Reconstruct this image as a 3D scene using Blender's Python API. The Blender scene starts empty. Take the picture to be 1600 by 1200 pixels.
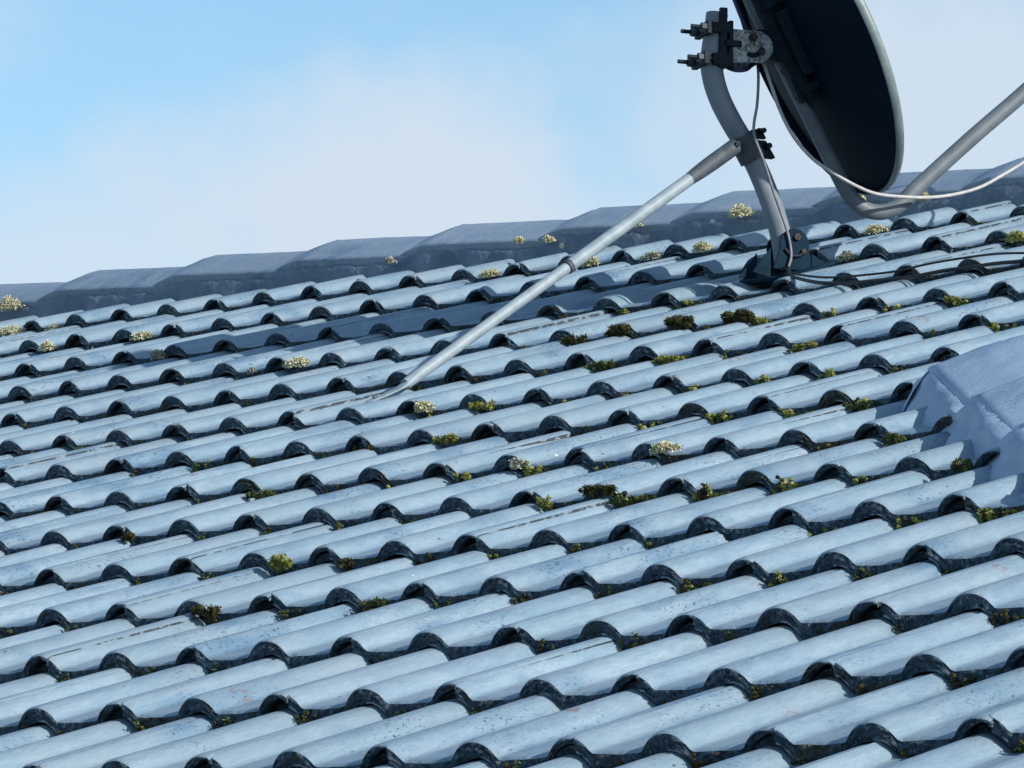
import bpy, math, random
import numpy as np
from mathutils import Vector, Matrix

S = bpy.context.scene
C = S.collection
R = math.radians

# ------------------------------------------------------------------ frame
# The roof frame: X along the ridge, Y up the slope, Z out of the slope; origin on the ridge line.
TH = R(20.0)
RX = Matrix.Rotation(TH, 4, 'X')
def W(p): return (RX @ Vector((p[0], p[1], p[2], 1.0))).to_3d()

# ------------------------------------------------------------------ camera
cam_d = bpy.data.cameras.new('camera'); cam = bpy.data.objects.new('camera', cam_d); C.objects.link(cam)
S.camera = cam
cam_d.sensor_width = 36.0; cam_d.lens = 188.69; cam_d.clip_start = 0.1; cam_d.clip_end = 4000
CR = np.array([[0.7666633559, 0.6094645527, -0.2019412232], [-0.0776542733, -0.2241969926, -0.9714450691], [-0.6373359495, 0.7604529357, -0.1245560918]])
CO = (9.304, -9.371, 1.222)
m = Matrix.Identity(4)
for i in range(3):
    m[i][0] = CR[0][i]; m[i][1] = -CR[1][i]; m[i][2] = -CR[2][i]; m[i][3] = CO[i]
cam.matrix_world = RX @ m
def in_view(p, mar=60):
    q = CR @ (np.array(p) - np.array(CO)); u = 8386.1 * q[0] / q[2] + 800; v = 8386.1 * q[1] / q[2] + 600
    return -mar < u < 1600 + mar and -mar < v < 1200 + mar

# ------------------------------------------------------------------ light and sky
s_roof = Vector((math.cos(R(24)), 0.18, math.sin(R(24)))).normalized()
s_w = (RX @ s_roof.to_4d()).to_3d(); s_w.normalize()
sun_d = bpy.data.lights.new('sun', 'SUN'); sun = bpy.data.objects.new('sun', sun_d); C.objects.link(sun)
sun_d.energy = 4.3; sun_d.angle = R(0.5); sun_d.color = (1.0, 0.95, 0.87)
sun.rotation_euler = s_w.to_track_quat('Z', 'Y').to_euler(); sun.location = (20, 0, 20)

wd = bpy.data.worlds.new('World'); S.world = wd; wd.use_nodes = True
nt = wd.node_tree; N = nt.nodes; LK = nt.links; N.clear()
def wn(t, **k):
    n = N.new(t)
    for a, b in k.items(): setattr(n, a, b)
    return n
sky = wn('ShaderNodeTexSky', sky_type='NISHITA', sun_disc=False)
sky.sun_elevation = math.asin(s_w.z); sky.sun_rotation = math.atan2(s_w.x, s_w.y); sky.air_density = 1.0; sky.dust_density = 0.6; sky.ozone_density = 2.0
SKY_STRENGTH = 0.135
geo = wn('ShaderNodeTexCoord'); sep = wn('ShaderNodeSeparateXYZ'); LK.new(geo.outputs['Generated'], sep.inputs[0])
def wm(op, a, b=None, clamp=False):
    n = wn('ShaderNodeMath', operation=op); n.use_clamp = clamp
    for i, x in enumerate((a, b)):
        if x is None: continue
        if isinstance(x, (int, float)): n.inputs[i].default_value = x
        else: LK.new(x, n.inputs[i])
    return n.outputs[0]
az = wm('MULTIPLY', wm('ARCTAN2', sep.outputs[0], sep.outputs[1]), 57.29578)
el = wm('MULTIPLY', wm('ARCSINE', sep.outputs[2]), 57.29578)
comb = wn('ShaderNodeCombineXYZ'); LK.new(az, comb.inputs[0]); LK.new(el, comb.inputs[1])
nz = wn('ShaderNodeTexNoise'); nz.inputs['Scale'].default_value = 0.55; nz.inputs['Detail'].default_value = 7.0; nz.inputs['Roughness'].default_value = 0.56
LK.new(comb.outputs[0], nz.inputs['Vector'])
nzv = wm('SUBTRACT', nz.outputs['Fac'], 0.5)
def blob(a0, e0, ra, re, amp, nk=1.2):
    da = wm('DIVIDE', wm('SUBTRACT', az, a0), ra); de = wm('DIVIDE', wm('SUBTRACT', el, e0), re)
    d = wm('SQRT', wm('ADD', wm('MULTIPLY', da, da), wm('MULTIPLY', de, de)))
    d = wm('ADD', d, wm('MULTIPLY', nzv, nk))
    mr = wn('ShaderNodeMapRange', interpolation_type='SMOOTHSTEP')
    mr.inputs['From Min'].default_value = 1.18; mr.inputs['From Max'].default_value = 0.38
    mr.inputs['To Min'].default_value = 0.0; mr.inputs['To Max'].default_value = amp
    LK.new(d, mr.inputs['Value'])
    return mr.outputs[0]
# clouds low in the sky over the ridge: a soft heap, a wide bank beside it, a small wisp; a broad haze towards the horizon
BLOBS = [(-41.4, 9.8, 3.7, 2.0, 0.97, 1.0), (-35.2, 10.6, 4.8, 3.2, 0.88, 0.9), (-48.0, 11.9, 3.0, 1.3, 0.6, 1.6), (-45.0, 9.0, 3.6, 1.5, 0.8, 0.8), (-20, 16, 14, 6, 0.8, 2.0), (-70, 18, 16, 7, 0.8, 2.0)]
mask = None
for b in BLOBS:
    x = blob(*b); mask = x if mask is None else wm('MAXIMUM', mask, x)
mrh = wn('ShaderNodeMapRange', interpolation_type='SMOOTHSTEP'); LK.new(el, mrh.inputs['Value'])
mrh.inputs['From Min'].default_value = 11.3; mrh.inputs['From Max'].default_value = 8.0; mrh.inputs['To Min'].default_value = 0.0; mrh.inputs['To Max'].default_value = 0.8
mask = wm('MAXIMUM', mask, wm('ADD', mrh.outputs[0], wm('MULTIPLY', nzv, 0.25)), True)
SKY_TINT = (0.86, 0.98, 0.975, 1.0)
tint = wn('ShaderNodeMix', data_type='RGBA', blend_type='MULTIPLY'); tint.inputs['Factor'].default_value = 1.0
LK.new(sky.outputs[0], tint.inputs['A']); tint.inputs['B'].default_value = SKY_TINT
mix = wn('ShaderNodeMix', data_type='RGBA'); LK.new(mask, mix.inputs['Factor']); LK.new(tint.outputs['Result'], mix.inputs['A'])
CLOUD = (3.75, 4.32, 5.0, 1.0)
mix.inputs['B'].default_value = CLOUD
bg = wn('ShaderNodeBackground'); bg.inputs['Strength'].default_value = SKY_STRENGTH; LK.new(mix.outputs['Result'], bg.inputs['Color'])
wo = wn('ShaderNodeOutputWorld'); LK.new(bg.outputs[0], wo.inputs['Surface'])

S.view_settings.view_transform = 'Standard'; S.view_settings.look = 'None'; S.view_settings.gamma = 1.0
S.view_settings.exposure = 0.37
S.render.engine = 'CYCLES'
S.cycles.max_bounces = 6; S.cycles.use_denoising = True

# ------------------------------------------------------------------ material helpers
class M:
    def __init__(s, name):
        s.m = bpy.data.materials.new(name); s.m.use_nodes = True
        s.t = s.m.node_tree; s.N = s.t.nodes; s.b = s.N['Principled BSDF']
    def n(s, t, **k):
        x = s.N.new(t)
        for a, b in k.items(): setattr(x, a, b)
        return x
    def put(s, sock, v):
        if isinstance(v, bpy.types.NodeSocket): s.t.links.new(v, sock)
        elif isinstance(v, (tuple, list)) and len(v) == 3 and sock.type == 'RGBA': sock.default_value = (*v, 1)
        else: sock.default_value = v
    def pos(s, scale=(1, 1, 1)):
        g = s.n('ShaderNodeNewGeometry'); mp = s.n('ShaderNodeMapping', vector_type='POINT')
        mp.inputs['Rotation'].default_value = (-TH, 0, 0); s.put(mp.inputs['Vector'], g.outputs['Position'])
        m2 = s.n('ShaderNodeMapping'); m2.inputs['Scale'].default_value = scale; s.put(m2.inputs['Vector'], mp.outputs[0])
        return m2.outputs[0]
    def noise(s, vec, scale, detail=3, rough=.55, dist=0):
        x = s.n('ShaderNodeTexNoise'); s.put(x.inputs['Vector'], vec); x.inputs['Scale'].default_value = scale
        x.inputs['Detail'].default_value = detail; x.inputs['Roughness'].default_value = rough; x.inputs['Distortion'].default_value = dist
        return x.outputs['Fac']
    def vor(s, vec, scale):
        x = s.n('ShaderNodeTexVoronoi'); s.put(x.inputs['Vector'], vec); x.inputs['Scale'].default_value = scale
        return x.outputs['Distance'], x.outputs['Color']
    def rng(s, v, a, b, c=0., d=1.):
        x = s.n('ShaderNodeMapRange'); s.put(x.inputs['Value'], v)
        for k, y in zip(('From Min', 'From Max', 'To Min', 'To Max'), (a, b, c, d)): x.inputs[k].default_value = y
        return x.outputs[0]
    def math(s, op, a, b=0.):
        x = s.n('ShaderNodeMath', operation=op); s.put(x.inputs[0], a); s.put(x.inputs[1], b); return x.outputs[0]
    def mix(s, f, a, b):
        x = s.n('ShaderNodeMix', data_type='RGBA'); s.put(x.inputs['Factor'], f); s.put(x.inputs['A'], a); s.put(x.inputs['B'], b); return x.outputs['Result']
    def bump(s, h, strength, dist=.002, prev=None):
        x = s.n('ShaderNodeBump'); s.put(x.inputs['Height'], h); x.inputs['Strength'].default_value = strength; x.inputs['Distance'].default_value = dist
        if prev: s.put(x.inputs['Normal'], prev)
        return x.outputs[0]
    def out(s, col=None, rough=None, nrm=None, metal=None, spec=None):
        for k, v in (('Base Color', col), ('Roughness', rough), ('Normal', nrm), ('Metallic', metal), ('Specular IOR Level', spec)):
            if v is not None: s.put(s.b.inputs[k], v)
        return s.m
    def sepc(s, col):
        x = s.n('ShaderNodeSeparateColor'); s.put(x.inputs[0], col); return x.outputs

PAINT_A, PAINT_B, PAINT_C = (0.262, 0.362, 0.436), (0.188, 0.284, 0.368), (0.340, 0.406, 0.462)
def paint(name, wear=1.0, dim=1.0, hue=(1, 1, 1), bs=1.0):
    k = M(name); p = k.pos(); ps = k.pos((1, .22, 1))
    A, B, D = [tuple(x * dim * q for x, q in zip(c, hue)) for c in (PAINT_A, PAINT_B, PAINT_C)]
    col = k.mix(k.rng(k.noise(p, 4.5, 4), .35, .65), A, B)
    col = k.mix(k.rng(k.noise(ps, 30, 4, .65), .42, .70, 0, .75), col, D)
    col = k.mix(k.rng(k.noise(k.pos((1, .4, 1)), 95, 4, .7), .40, .66, 0, .38), col, tuple(x * .70 for x in B))
    rnd = k.n('ShaderNodeObjectInfo').outputs['Random']
    col = k.mix(k.rng(rnd, 0, 1, 0, .55), col, tuple(x * .74 for x in A))
    col = k.mix(k.rng(k.noise(p, 420, 2, .7), .35, .65, 0, .30), col, tuple(x * .62 for x in B))
    col = k.mix(k.rng(k.noise(p, 1.7, 3, .6), .50, .68, 0, .45), col, (.20 * dim, .255 * dim, .30 * dim))
    # weathered places: darker, blue, with fine black pits
    area = k.rng(k.noise(p, 3.1, 3, .6), .51, .63)
    pits = k.rng(k.noise(k.pos((1, .55, 1)), 230, 3, .62), .585, .66)
    blot = k.math('MULTIPLY', area, k.rng(k.noise(ps, 26, 3), .42, .62))
    col = k.mix(k.math('MULTIPLY', blot, .85 * wear), col, (.105 * dim, .185 * dim, .275 * dim))
    col = k.mix(k.math('MULTIPLY', k.math('MULTIPLY', area, pits), .8 * wear), col, (.02, .03, .04))
    # sparse grime flecks
    d2, c2 = k.vor(k.pos((1, .5, 1)), 42); sc2 = k.sepc(c2)
    fl = k.math('MULTIPLY', k.rng(d2, .10, .06), k.rng(sc2[0], .93, .94))
    col = k.mix(k.math('MULTIPLY', fl, .8 * wear), col, (.04, .05, .05))
    # bird lime / white lichen specks
    wob = k.n('ShaderNodeVectorMath', operation='ADD'); k.put(wob.inputs[0], k.pos((1, .7, 1)))
    nv = k.n('ShaderNodeTexNoise'); k.put(nv.inputs['Vector'], p); nv.inputs['Scale'].default_value = 90
    sv = k.n('ShaderNodeVectorMath', operation='SCALE'); k.put(sv.inputs[0], nv.outputs['Color']); sv.inputs['Scale'].default_value = .012
    k.put(wob.inputs[1], sv.outputs[0])
    d1, c1 = k.vor(wob.outputs[0], 17); sc1 = k.sepc(c1)
    sp = k.math('MULTIPLY', k.rng(d1, .055, .035), k.rng(sc1[1], .90, .91))
    col = k.mix(k.math('MULTIPLY', sp, .9), col, (.78, .78, .74))
    # paint flaked off to the red clay colour below
    d3, c3 = k.vor(p, 5.2); sc3 = k.sepc(c3)
    fk = k.math('MULTIPLY', k.math('MULTIPLY', k.rng(d3, .12, .07), k.rng(sc3[2], .90, .91)), k.rng(k.noise(k.pos((1, .6, 1)), 120, 2), .50, .56))
    col = k.mix(k.math('MULTIPLY', fk, .9 * wear), col, (.20, .085, .055))
    n1 = k.bump(k.noise(k.pos((1, .5, 1)), 150, 5, .65), .5, .0022)
    n2 = k.bump(k.noise(ps, 22, 4, .6), .5 * bs, .008, n1)
    return k.out(col, k.rng(k.noise(p, 20, 3), .3, .7, .36, .56), n2, spec=.5)

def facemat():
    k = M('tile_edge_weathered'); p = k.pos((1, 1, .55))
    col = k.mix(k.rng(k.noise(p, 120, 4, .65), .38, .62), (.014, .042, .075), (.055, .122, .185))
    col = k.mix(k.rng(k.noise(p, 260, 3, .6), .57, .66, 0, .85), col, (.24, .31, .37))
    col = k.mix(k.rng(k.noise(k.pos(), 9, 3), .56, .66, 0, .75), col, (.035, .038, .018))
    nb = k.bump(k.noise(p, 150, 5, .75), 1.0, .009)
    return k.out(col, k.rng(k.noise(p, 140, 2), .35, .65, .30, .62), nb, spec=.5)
def seammat():
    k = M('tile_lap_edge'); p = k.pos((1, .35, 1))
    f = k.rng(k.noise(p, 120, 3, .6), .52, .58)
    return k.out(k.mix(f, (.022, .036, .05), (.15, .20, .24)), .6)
def simple(name, a, b, scale=30, rough=.5, metal=0., bump=.15, stretch=(1, 1, 1), spec=.5):
    k = M(name); p = k.pos(stretch); f = k.noise(p, scale, 4, .6)
    return k.out(k.mix(k.rng(f, .35, .65), a, b), rough, k.bump(k.noise(p, scale * 5, 3), bump, .002), metal, spec)

mat_tile = paint('tile_paint')
mat_ridge = paint('ridge_paint', .8, .90, (1.06, 1.0, 1.06), .4)
mat_hip = paint('hip_paint_shade_lifted', .9, 1.42, (1.04, 1.0, 1.08), .25)  # tile paint lightened to offset the shade on the hip's left facet
mat_face = facemat(); mat_seam = seammat()
def mortar():
    k = M('painted_mortar'); p = k.pos()
    col = k.mix(k.rng(k.noise(p, 14, 5, .65), .35, .65), (.098, .148, .215), (.165, .225, .30))
    col = k.mix(k.rng(k.noise(k.pos((.5, 1, 1)), 90, 4, .7), .64, .70, 0, .8), col, (.03, .045, .06))
    d1, c1 = k.vor(p, 26); sc1 = k.sepc(c1)
    col = k.mix(k.math('MULTIPLY', k.rng(d1, .22, .12), k.rng(sc1[0], .90, .91)), col, (.55, .55, .45))
    n = k.bump(k.noise(p, 45, 5, .65), .8, .008)
    return k.out(col, .6, n)
mat_joint = simple('cap_joint', (.045, .065, .09), (.13, .17, .22), 60, .8)
mat_mortar = mortar()
mat_hipmortar = simple('hip_mortar_shade_lifted', (.35, .445, .575), (.27, .36, .485), 16, .6, 0, .8)  # mortar colour lifted to counter shade on the side turned from the sun
mat_galv = simple('galvanised_tube', (.185, .218, .26), (.13, .16, .20), 18, .65, .05, .2, (1, 1, .3))
mat_stay = simple('painted_stay', (.27, .325, .36), (.19, .24, .28), 34, .55, .0, .12)
mat_rusty = simple('dull_weathered_steel', (.058, .074, .092), (.024, .035, .048), 40, .65, .0, .4)
mat_black = simple('black_fittings', (.003, .009, .017), (.008, .017, .029), 60, .55, .0, .4, (1, 1, 1), .18)
mat_dish = simple('dark_dish_back', (.0010, .0070, .016), (.0018, .010, .021), 8, .65, .0, .03, (1, 1, 1), .07)
mat_dishfront = simple('dish_front_paint', (.32, .34, .35), (.28, .30, .32), 10, .5, .0, .05)
mat_rim = simple('dish_rim_metal', (.185, .225, .225), (.12, .155, .165), 30, .5, .1, .1)
mat_arm = simple('feed_arm_paint', (.125, .150, .172), (.095, .118, .138), 24, .55, .0, .1)
mat_foot = simple('painted_foot_bracket', (.006, .024, .044), (.004, .016, .030), 30, .7, .0, .25, (1, 1, 1), .07)
mat_rust = simple('rusty_bolt', (.060, .034, .028), (.022, .018, .018), 80, .8, 0, .5)
mat_white = simple('white_cable_sheath', (.44, .43, .43), (.34, .33, .335), 60, .55, 0, .05)
mat_greycable = simple('grey_cable_sheath', (.22, .225, .25), (.13, .14, .165), 60, .6, 0, .05)
mat_blackcable = simple('black_cable_sheath', (.012, .015, .02), (.022, .026, .03), 60, .42, 0, .05)
mat_navy = simple('navy_cable_sheath', (.010, .013, .045), (.014, .018, .06), 60, .42, 0, .05)
mat_felt = simple('roofing_felt', (.012, .013, .015), (.02, .02, .022), 30, .9)
mat_wall = simple('house_render', (.42, .40, .36), (.36, .34, .31), 12, .85)
mat_ground = simple('grassy_ground', (.07, .10, .03), (.10, .11, .05), 3, .9, 0, .6)
def plate():
    k = M('lichened_galvanised_plate'); p = k.pos()
    col = k.mix(k.rng(k.noise(p, 70, 5, .7), .42, .58), (.10, .115, .13), (.36, .385, .40))
    col = k.mix(k.rng(k.noise(p, 190, 3, .6), .57, .63), col, (.52, .52, .42))
    col = k.mix(k.rng(k.noise(p, 130, 3, .6, .4), .60, .66), col, (.025, .03, .035))
    return k.out(col, .6, k.bump(k.noise(p, 170, 3), .7, .003), .15)
mat_plate = plate()
def growth(name, a, b, c, scale=160):
    k = M(name); p = k.pos()
    col = k.mix(k.rng(k.noise(p, scale, 3, .6), .35, .65), a, b)
    col = k.mix(k.rng(k.noise(p, scale * .35, 2), .55, .68), col, c)
    return k.out(col, .9, k.bump(k.noise(p, scale * 3, 3), .6, .003), spec=.2)
mat_lichen = growth('cream_lichen', (.62, .59, .40), (.46, .44, .27), (.68, .66, .50))
mat_lichen_g = growth('grey_lichen', (.42, .43, .36), (.28, .30, .24), (.50, .50, .42))
mat_lichen_y = growth('yellow_lichen', (.38, .37, .12), (.25, .26, .08), (.46, .44, .20))
mat_moss_y = growth('yellow_green_moss', (.26, .27, .07), (.14, .16, .04), (.36, .34, .12))
mat_moss_g = growth('deep_green_moss', (.085, .12, .04), (.045, .065, .025), (.17, .19, .07))
mat_moss_b = growth('olive_brown_moss', (.075, .075, .025), (.035, .030, .014), (.13, .12, .04))
mat_debris = growth('dark_gap_litter', (.020, .024, .022), (.032, .034, .020), (.065, .06, .03))
mat_leaf = simple('dead_red_leaf', (.16, .035, .025), (.09, .025, .02), 60, .6)

# ------------------------------------------------------------------ mesh helpers
class MB:
    def __init__(s): s.v = []; s.f = []; s.mi = []; s.sm = []
    def add(s, v, f, mi=0, smooth=True):
        o = len(s.v); s.v += [tuple(map(float, x)) for x in v]; s.f += [tuple(i + o for i in q) for q in f]
        s.mi += [mi] * len(f); s.sm += [smooth] * len(f)
    def grid(s, P, mi=0, smooth=True, flip=False):     # P[i][j] -> quads
        n, mm = len(P), len(P[0]); f = []
        for i in range(n - 1):
            for j in range(mm - 1):
                q = (i * mm + j, (i + 1) * mm + j, (i + 1) * mm + j + 1, i * mm + j + 1)
                f.append(q[::-1] if flip else q)
        s.add([p for r in P for p in r], f, mi, smooth)
    def tube(s, pts, rad, seg=14, mi=0, caps=True, sub=5, flat=None):
        P = smooth_path(pts, sub) if sub > 1 else [Vector(p) for p in pts]
        n = len(P); rs = rad if isinstance(rad, (list, tuple)) else [rad, rad]
        rr = np.interp(np.linspace(0, len(rs) - 1, n), range(len(rs)), rs)
        T = [(P[min(i + 1, n - 1)] - P[max(i - 1, 0)]).normalized() for i in range(n)]
        a = T[0].orthogonal().normalized() if flat is None else (Vector(flat) - T[0] * T[0].dot(Vector(flat))).normalized()
        rows = []
        for i in range(n):
            a = (a - T[i] * a.dot(T[i])).normalized(); b = T[i].cross(a)
            rows.append([P[i] + (a * math.cos(2 * math.pi * k / seg) + b * math.sin(2 * math.pi * k / seg)) * rr[i] for k in range(seg)])
        v = [p for r in rows for p in r]
        f = [(i * seg + k, i * seg + (k + 1) % seg, (i + 1) * seg + (k + 1) % seg, (i + 1) * seg + k) for i in range(n - 1) for k in range(seg)]
        s.add(v, f, mi)
        if caps:
            s.add(rows[0], [tuple(range(seg))[::-1]], mi, False); s.add(rows[-1], [tuple(range(seg))], mi, False)
    def box(s, c, ax, h, mi=0, bev=.15):               # centre, three axes, half sizes; chamfered edges
        c = Vector(c); ax = [Vector(a).normalized() for a in ax]; b = min(h) * bev; pts = []
        idx = {}
        for sx in (-1, 1):
            for sy in (-1, 1):
                for sz in (-1, 1):
                    for d in range(3):
                        q = [h[0] - b, h[1] - b, h[2] - b]; q[d] = h[d]
                        idx[(sx, sy, sz, d)] = len(pts)
                        pts.append(c + ax[0] * sx * q[0] + ax[1] * sy * q[1] + ax[2] * sz * q[2])
        f = []
        for d in range(3):
            e, g = [(1, 2), (2, 0), (0, 1)][d]
            for sg in (-1, 1):
                q = []
                for (a, bb) in ((-1, -1), (1, -1), (1, 1), (-1, 1)):
                    k = [0, 0, 0]; k[d] = sg; k[e] = a; k[g] = bb; q.append(idx[(*k, d)])
                f.append(tuple(q) if sg > 0 else tuple(q[::-1]))
        for d in range(3):
            e, g = [(1, 2), (2, 0), (0, 1)][d]
            for a in (-1, 1):
                for bb in (-1, 1):
                    k1 = [0, 0, 0]; k1[e] = a; k1[g] = bb; k1[d] = -1; k2 = list(k1); k2[d] = 1
                    q = (idx[(*k1, e)], idx[(*k2, e)], idx[(*k2, g)], idx[(*k1, g)])
                    f.append(q if a * bb > 0 else q[::-1])
        for sx in (-1, 1):
            for sy in (-1, 1):
                for sz in (-1, 1):
                    q = tuple(idx[(sx, sy, sz, d)] for d in range(3)); f.append(q if sx * sy * sz > 0 else q[::-1])
        s.add(pts, f, mi, False)
    def prism(s, poly, t, mi=0):                       # polygon (3D points) extruded by vector t
        n = len(poly); a = [Vector(p) - Vector(t) * .5 for p in poly]; b = [Vector(p) + Vector(t) * .5 for p in poly]
        s.add(a, [tuple(range(n))[::-1]], mi, False); s.add(b, [tuple(range(n))], mi, False)
        s.add(a + b, [(i, (i + 1) % n, n + (i + 1) % n, n + i) for i in range(n)], mi, False)
    def hexa(s, c, axis, r, h, mi=0, seg=6):
        axis = Vector(axis).normalized(); s.tube([Vector(c) - axis * h / 2, Vector(c) + axis * h / 2], r, seg, mi, True, 1)
        for i in range(len(s.sm) - seg - 2, len(s.sm)): s.sm[i] = False
    def mesh(s, name, mats):
        me = bpy.data.meshes.new(name); me.from_pydata(s.v, [], s.f)
        for x in (mats if isinstance(mats, (list, tuple)) else [mats]): me.materials.append(x)
        me.polygons.foreach_set('material_index', s.mi); me.polygons.foreach_set('use_smooth', s.sm); me.update()
        return me
def smooth_path(pts, sub):
    P = [Vector(p) for p in pts]; out = []
    for i in range(len(P) - 1):
        p0 = P[max(i - 1, 0)]; p1 = P[i]; p2 = P[i + 1]; p3 = P[min(i + 2, len(P) - 1)]
        for k in range(sub):
            t = k / sub
            out.append(.5 * ((2 * p1) + (p2 - p0) * t + (2 * p0 - 5 * p1 + 4 * p2 - p3) * t * t + (3 * p1 - p0 - 3 * p2 + p3) * t ** 3))
    return out + [P[-1]]

def thing(name, label, cat, base, group=None, kind=None, mesh=None):
    o = bpy.data.objects.new(name, mesh); C.objects.link(o)
    o.matrix_world = Matrix.Translation(W(base)) @ RX
    o['label'] = label; o['category'] = cat
    if group: o['group'] = group
    if kind: o['kind'] = kind
    return o
def part(name, mb, mats, parent, base, label=None):    # mesh given in roof coordinates, stored relative to the thing's base
    mb.v = [(x - base[0], y - base[1], z - base[2]) for x, y, z in mb.v]
    o = bpy.data.objects.new(name, mb.mesh(name, mats)); C.objects.link(o); o.parent = parent
    if label: o['label'] = label
    return o

# ------------------------------------------------------------------ the roof
P_, G_ = 0.15, 0.327
DY = [-.0043, .0016, .0021, -.0005, .0014, -.0115, .0036, -.0084, .0033, -.0015, .0034, -.0023, .0006, .0049]
DX = [.0017, .0015, .0026, -.0068, -.0088, .0047, -.0091, .0033, -.0046, -.0025, .0033, .002, .0047, .0015]
def zq(X, Y):                                          # the slight sag of the old roof
    x = (min(max(X, -.5), 6.2) - 4) / 4; y = (max(Y, -5) + 2.4) / 2
    return .0121 * x * x - .0117 * x * y + .003 * y * y + .025 * x ** 3 + .0095 * x * x * y
def rowY(r): return -r * G_ + (DY[r - 1] if 1 <= r <= 14 else 0)
def rowX(r): return DX[r - 1] if 1 <= r <= 14 else 0

RH, RW_ = .0222, .0352
xs_f = np.linspace(-.26, .26, 1041)
def prof_raw(x):
    t = np.abs((x + .075) % .15 - .075) / RW_
    pan = -.0012 * np.sin(np.pi * np.clip((np.abs((x + .075) % .15 - .075) - RW_) / (.15 - 2 * RW_), 0, 1))
    return np.where(t < 1, RH * (1 - np.clip(t, 0, 1) ** 2.0) ** .70, pan)
_k = np.exp(-.5 * (np.arange(-30, 31) * .0005 / .0024) ** 2); _k /= _k.sum()
prof_s = np.convolve(np.pad(prof_raw(xs_f), 30, mode='wrap'), _k, 'valid')
def prof(x): return np.interp(x, xs_f, prof_s)
PANZ = float(prof(np.array([0.]))[0])

def rnoise(rs, n, a, x):                               # smooth random function of x
    out = np.zeros_like(x)
    for i in range(n):
        fq = rs.uniform(.5, 1) * 2 ** i * 60; out += rs.uniform(.4, 1) * a * .6 ** i * np.sin(fq * x + rs.uniform(0, 6.3))
    return out

TL = .40; DROP = .0270
def make_tile(seed):
    rs = np.random.RandomState(seed); mb = MB()
    xo = P_ + .016 + rs.uniform(-.003, .005)           # the free edge of the overlap
    xu = -P_ + .012
    xs = np.unique(np.round(np.concatenate([np.linspace(-P_ - .028, xo, 74), [xu - .0015, xu + .0015, xo - .002]]), 5))
    ys = np.array([.0, .0035, .012, .03, .06, .1, .15, .2, .25, .3, .35, TL])
    base = prof(xs) - PANZ
    drop = np.where(xs < xu, .0155 + rnoise(rs, 3, .0012, xs), 0)
    base = base - drop
    edge = np.clip((xs - (xo - .004)) / .004, 0, 1); base = base - edge * .0012      # eased free edge
    setb = np.where(xs < xu, rs.uniform(.010, .018), 0) + rnoise(rs, 4, .0009, xs)
    wav = rnoise(rs, 2, .0005, xs)
    rag = rnoise(rs, 6, .0008, xs) * rs.uniform(.6, 1.6)
    top = []
    for x, b, sb, w_, r_ in zip(xs, base, setb, wav, rag):
        col = []
        for j, y in enumerate(ys):
            z = b - DROP * y / G_ + w_ * math.sin(9 * y + seed)
            yy = y + (sb if j < 3 else 0) * (1 - .5 * (j == 2))
            if j == 0: z -= .0028 + max(0, r_)
            if j == 1: z -= .0006
            col.append((x, yy, z))
        top.append(col)
    mb.grid(top, 0, True)
    # front face, rough and thick, from the eased lip down
    shell = np.clip((xs - (P_ - .040)) / .02, 0, 1); crown = np.exp(-((xs - (P_ + .006)) / .013) ** 2)
    th = .0240 - .0105 * shell - crown * rs.uniform(.0030, .0075) + rnoise(rs, 6, .0011, xs) + np.clip(rnoise(rs, 7, .0022, xs), -.003, 0) * 0 
    th = np.where(xs < xu, .012, th); th = th - .0022 * np.exp(-((xs % P_ - .016) / .014) ** 2); th = np.clip(th, .003, .0258)
    NZ = 7; fr = []
    jit = rs.normal(0, .0018, (len(xs), NZ + 1))
    for i, x in enumerate(xs):
        x0, y0, z0 = top[i][0]; col = []
        for k in range(NZ + 1):
            t = k / NZ
            bul = -.0016 * math.sin(math.pi * t)
            col.append((x0, y0 + (0 if k == 0 else bul + jit[i, k] * (1 if k < NZ else .3)), z0 - (th[i] - .0028) * t))
        fr.append(col)
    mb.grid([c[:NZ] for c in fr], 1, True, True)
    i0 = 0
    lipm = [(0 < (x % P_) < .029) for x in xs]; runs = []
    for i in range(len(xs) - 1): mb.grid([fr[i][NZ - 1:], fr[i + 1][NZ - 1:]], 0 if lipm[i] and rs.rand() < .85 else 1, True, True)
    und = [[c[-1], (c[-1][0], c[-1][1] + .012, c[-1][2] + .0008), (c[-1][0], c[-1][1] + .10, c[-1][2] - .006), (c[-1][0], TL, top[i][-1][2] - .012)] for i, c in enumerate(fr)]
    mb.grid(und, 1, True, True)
    # free side edge of the overlap, its paint film broken here and there
    e = top[-1]; low = [(p[0] + rs.uniform(-.0004, .0010), p[1], p[2] - .006) for p in e]
    mb.grid([e, low], 2, False, False)
    return mb
TILES = [make_tile(100 + i) for i in range(12)]
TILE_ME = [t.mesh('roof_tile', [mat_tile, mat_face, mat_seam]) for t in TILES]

ROOF_BASE = (2.5, -2.5, 0)
roof = thing('tiled_roof', 'blue grey painted concrete tile roof with angular ridge caps, carrying the dish', 'roof', ROOF_BASE)
rng = random.Random(7)
spots = []
for r in range(0, 18):
    if r == 0: continue
    Y = rowY(r)
    lo = -8 if r <= 3 else -2; 
    a = np.interp(r, [1, 4, 8, 14, 17], [-8, -2, 8, 22, 26]); b = np.interp(r, [1, 4, 8, 14, 17], [32, 36, 40, 46, 50])
    par = 1 if r % 2 == 0 else 0                       # overlaps fall on alternate rolls: laid broken bond
    for c in range(int(a), int(b)):
        if (c + 1) % 2 != par % 2: continue
        X = c * P_ + rowX(r)
        spots.append((X, Y, r, c))
cands = []
for X, Y, r, c in spots:
    vis = any(in_view((X + dx, Y + dy, -.02), 0) for dx in (-.1, .05, .2) for dy in (0, .3))
    d = (Vector((X, Y, 0)) - Vector(CO)).length
    cands.append((0 if vis else 1, d, X, Y, r, c))
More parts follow.
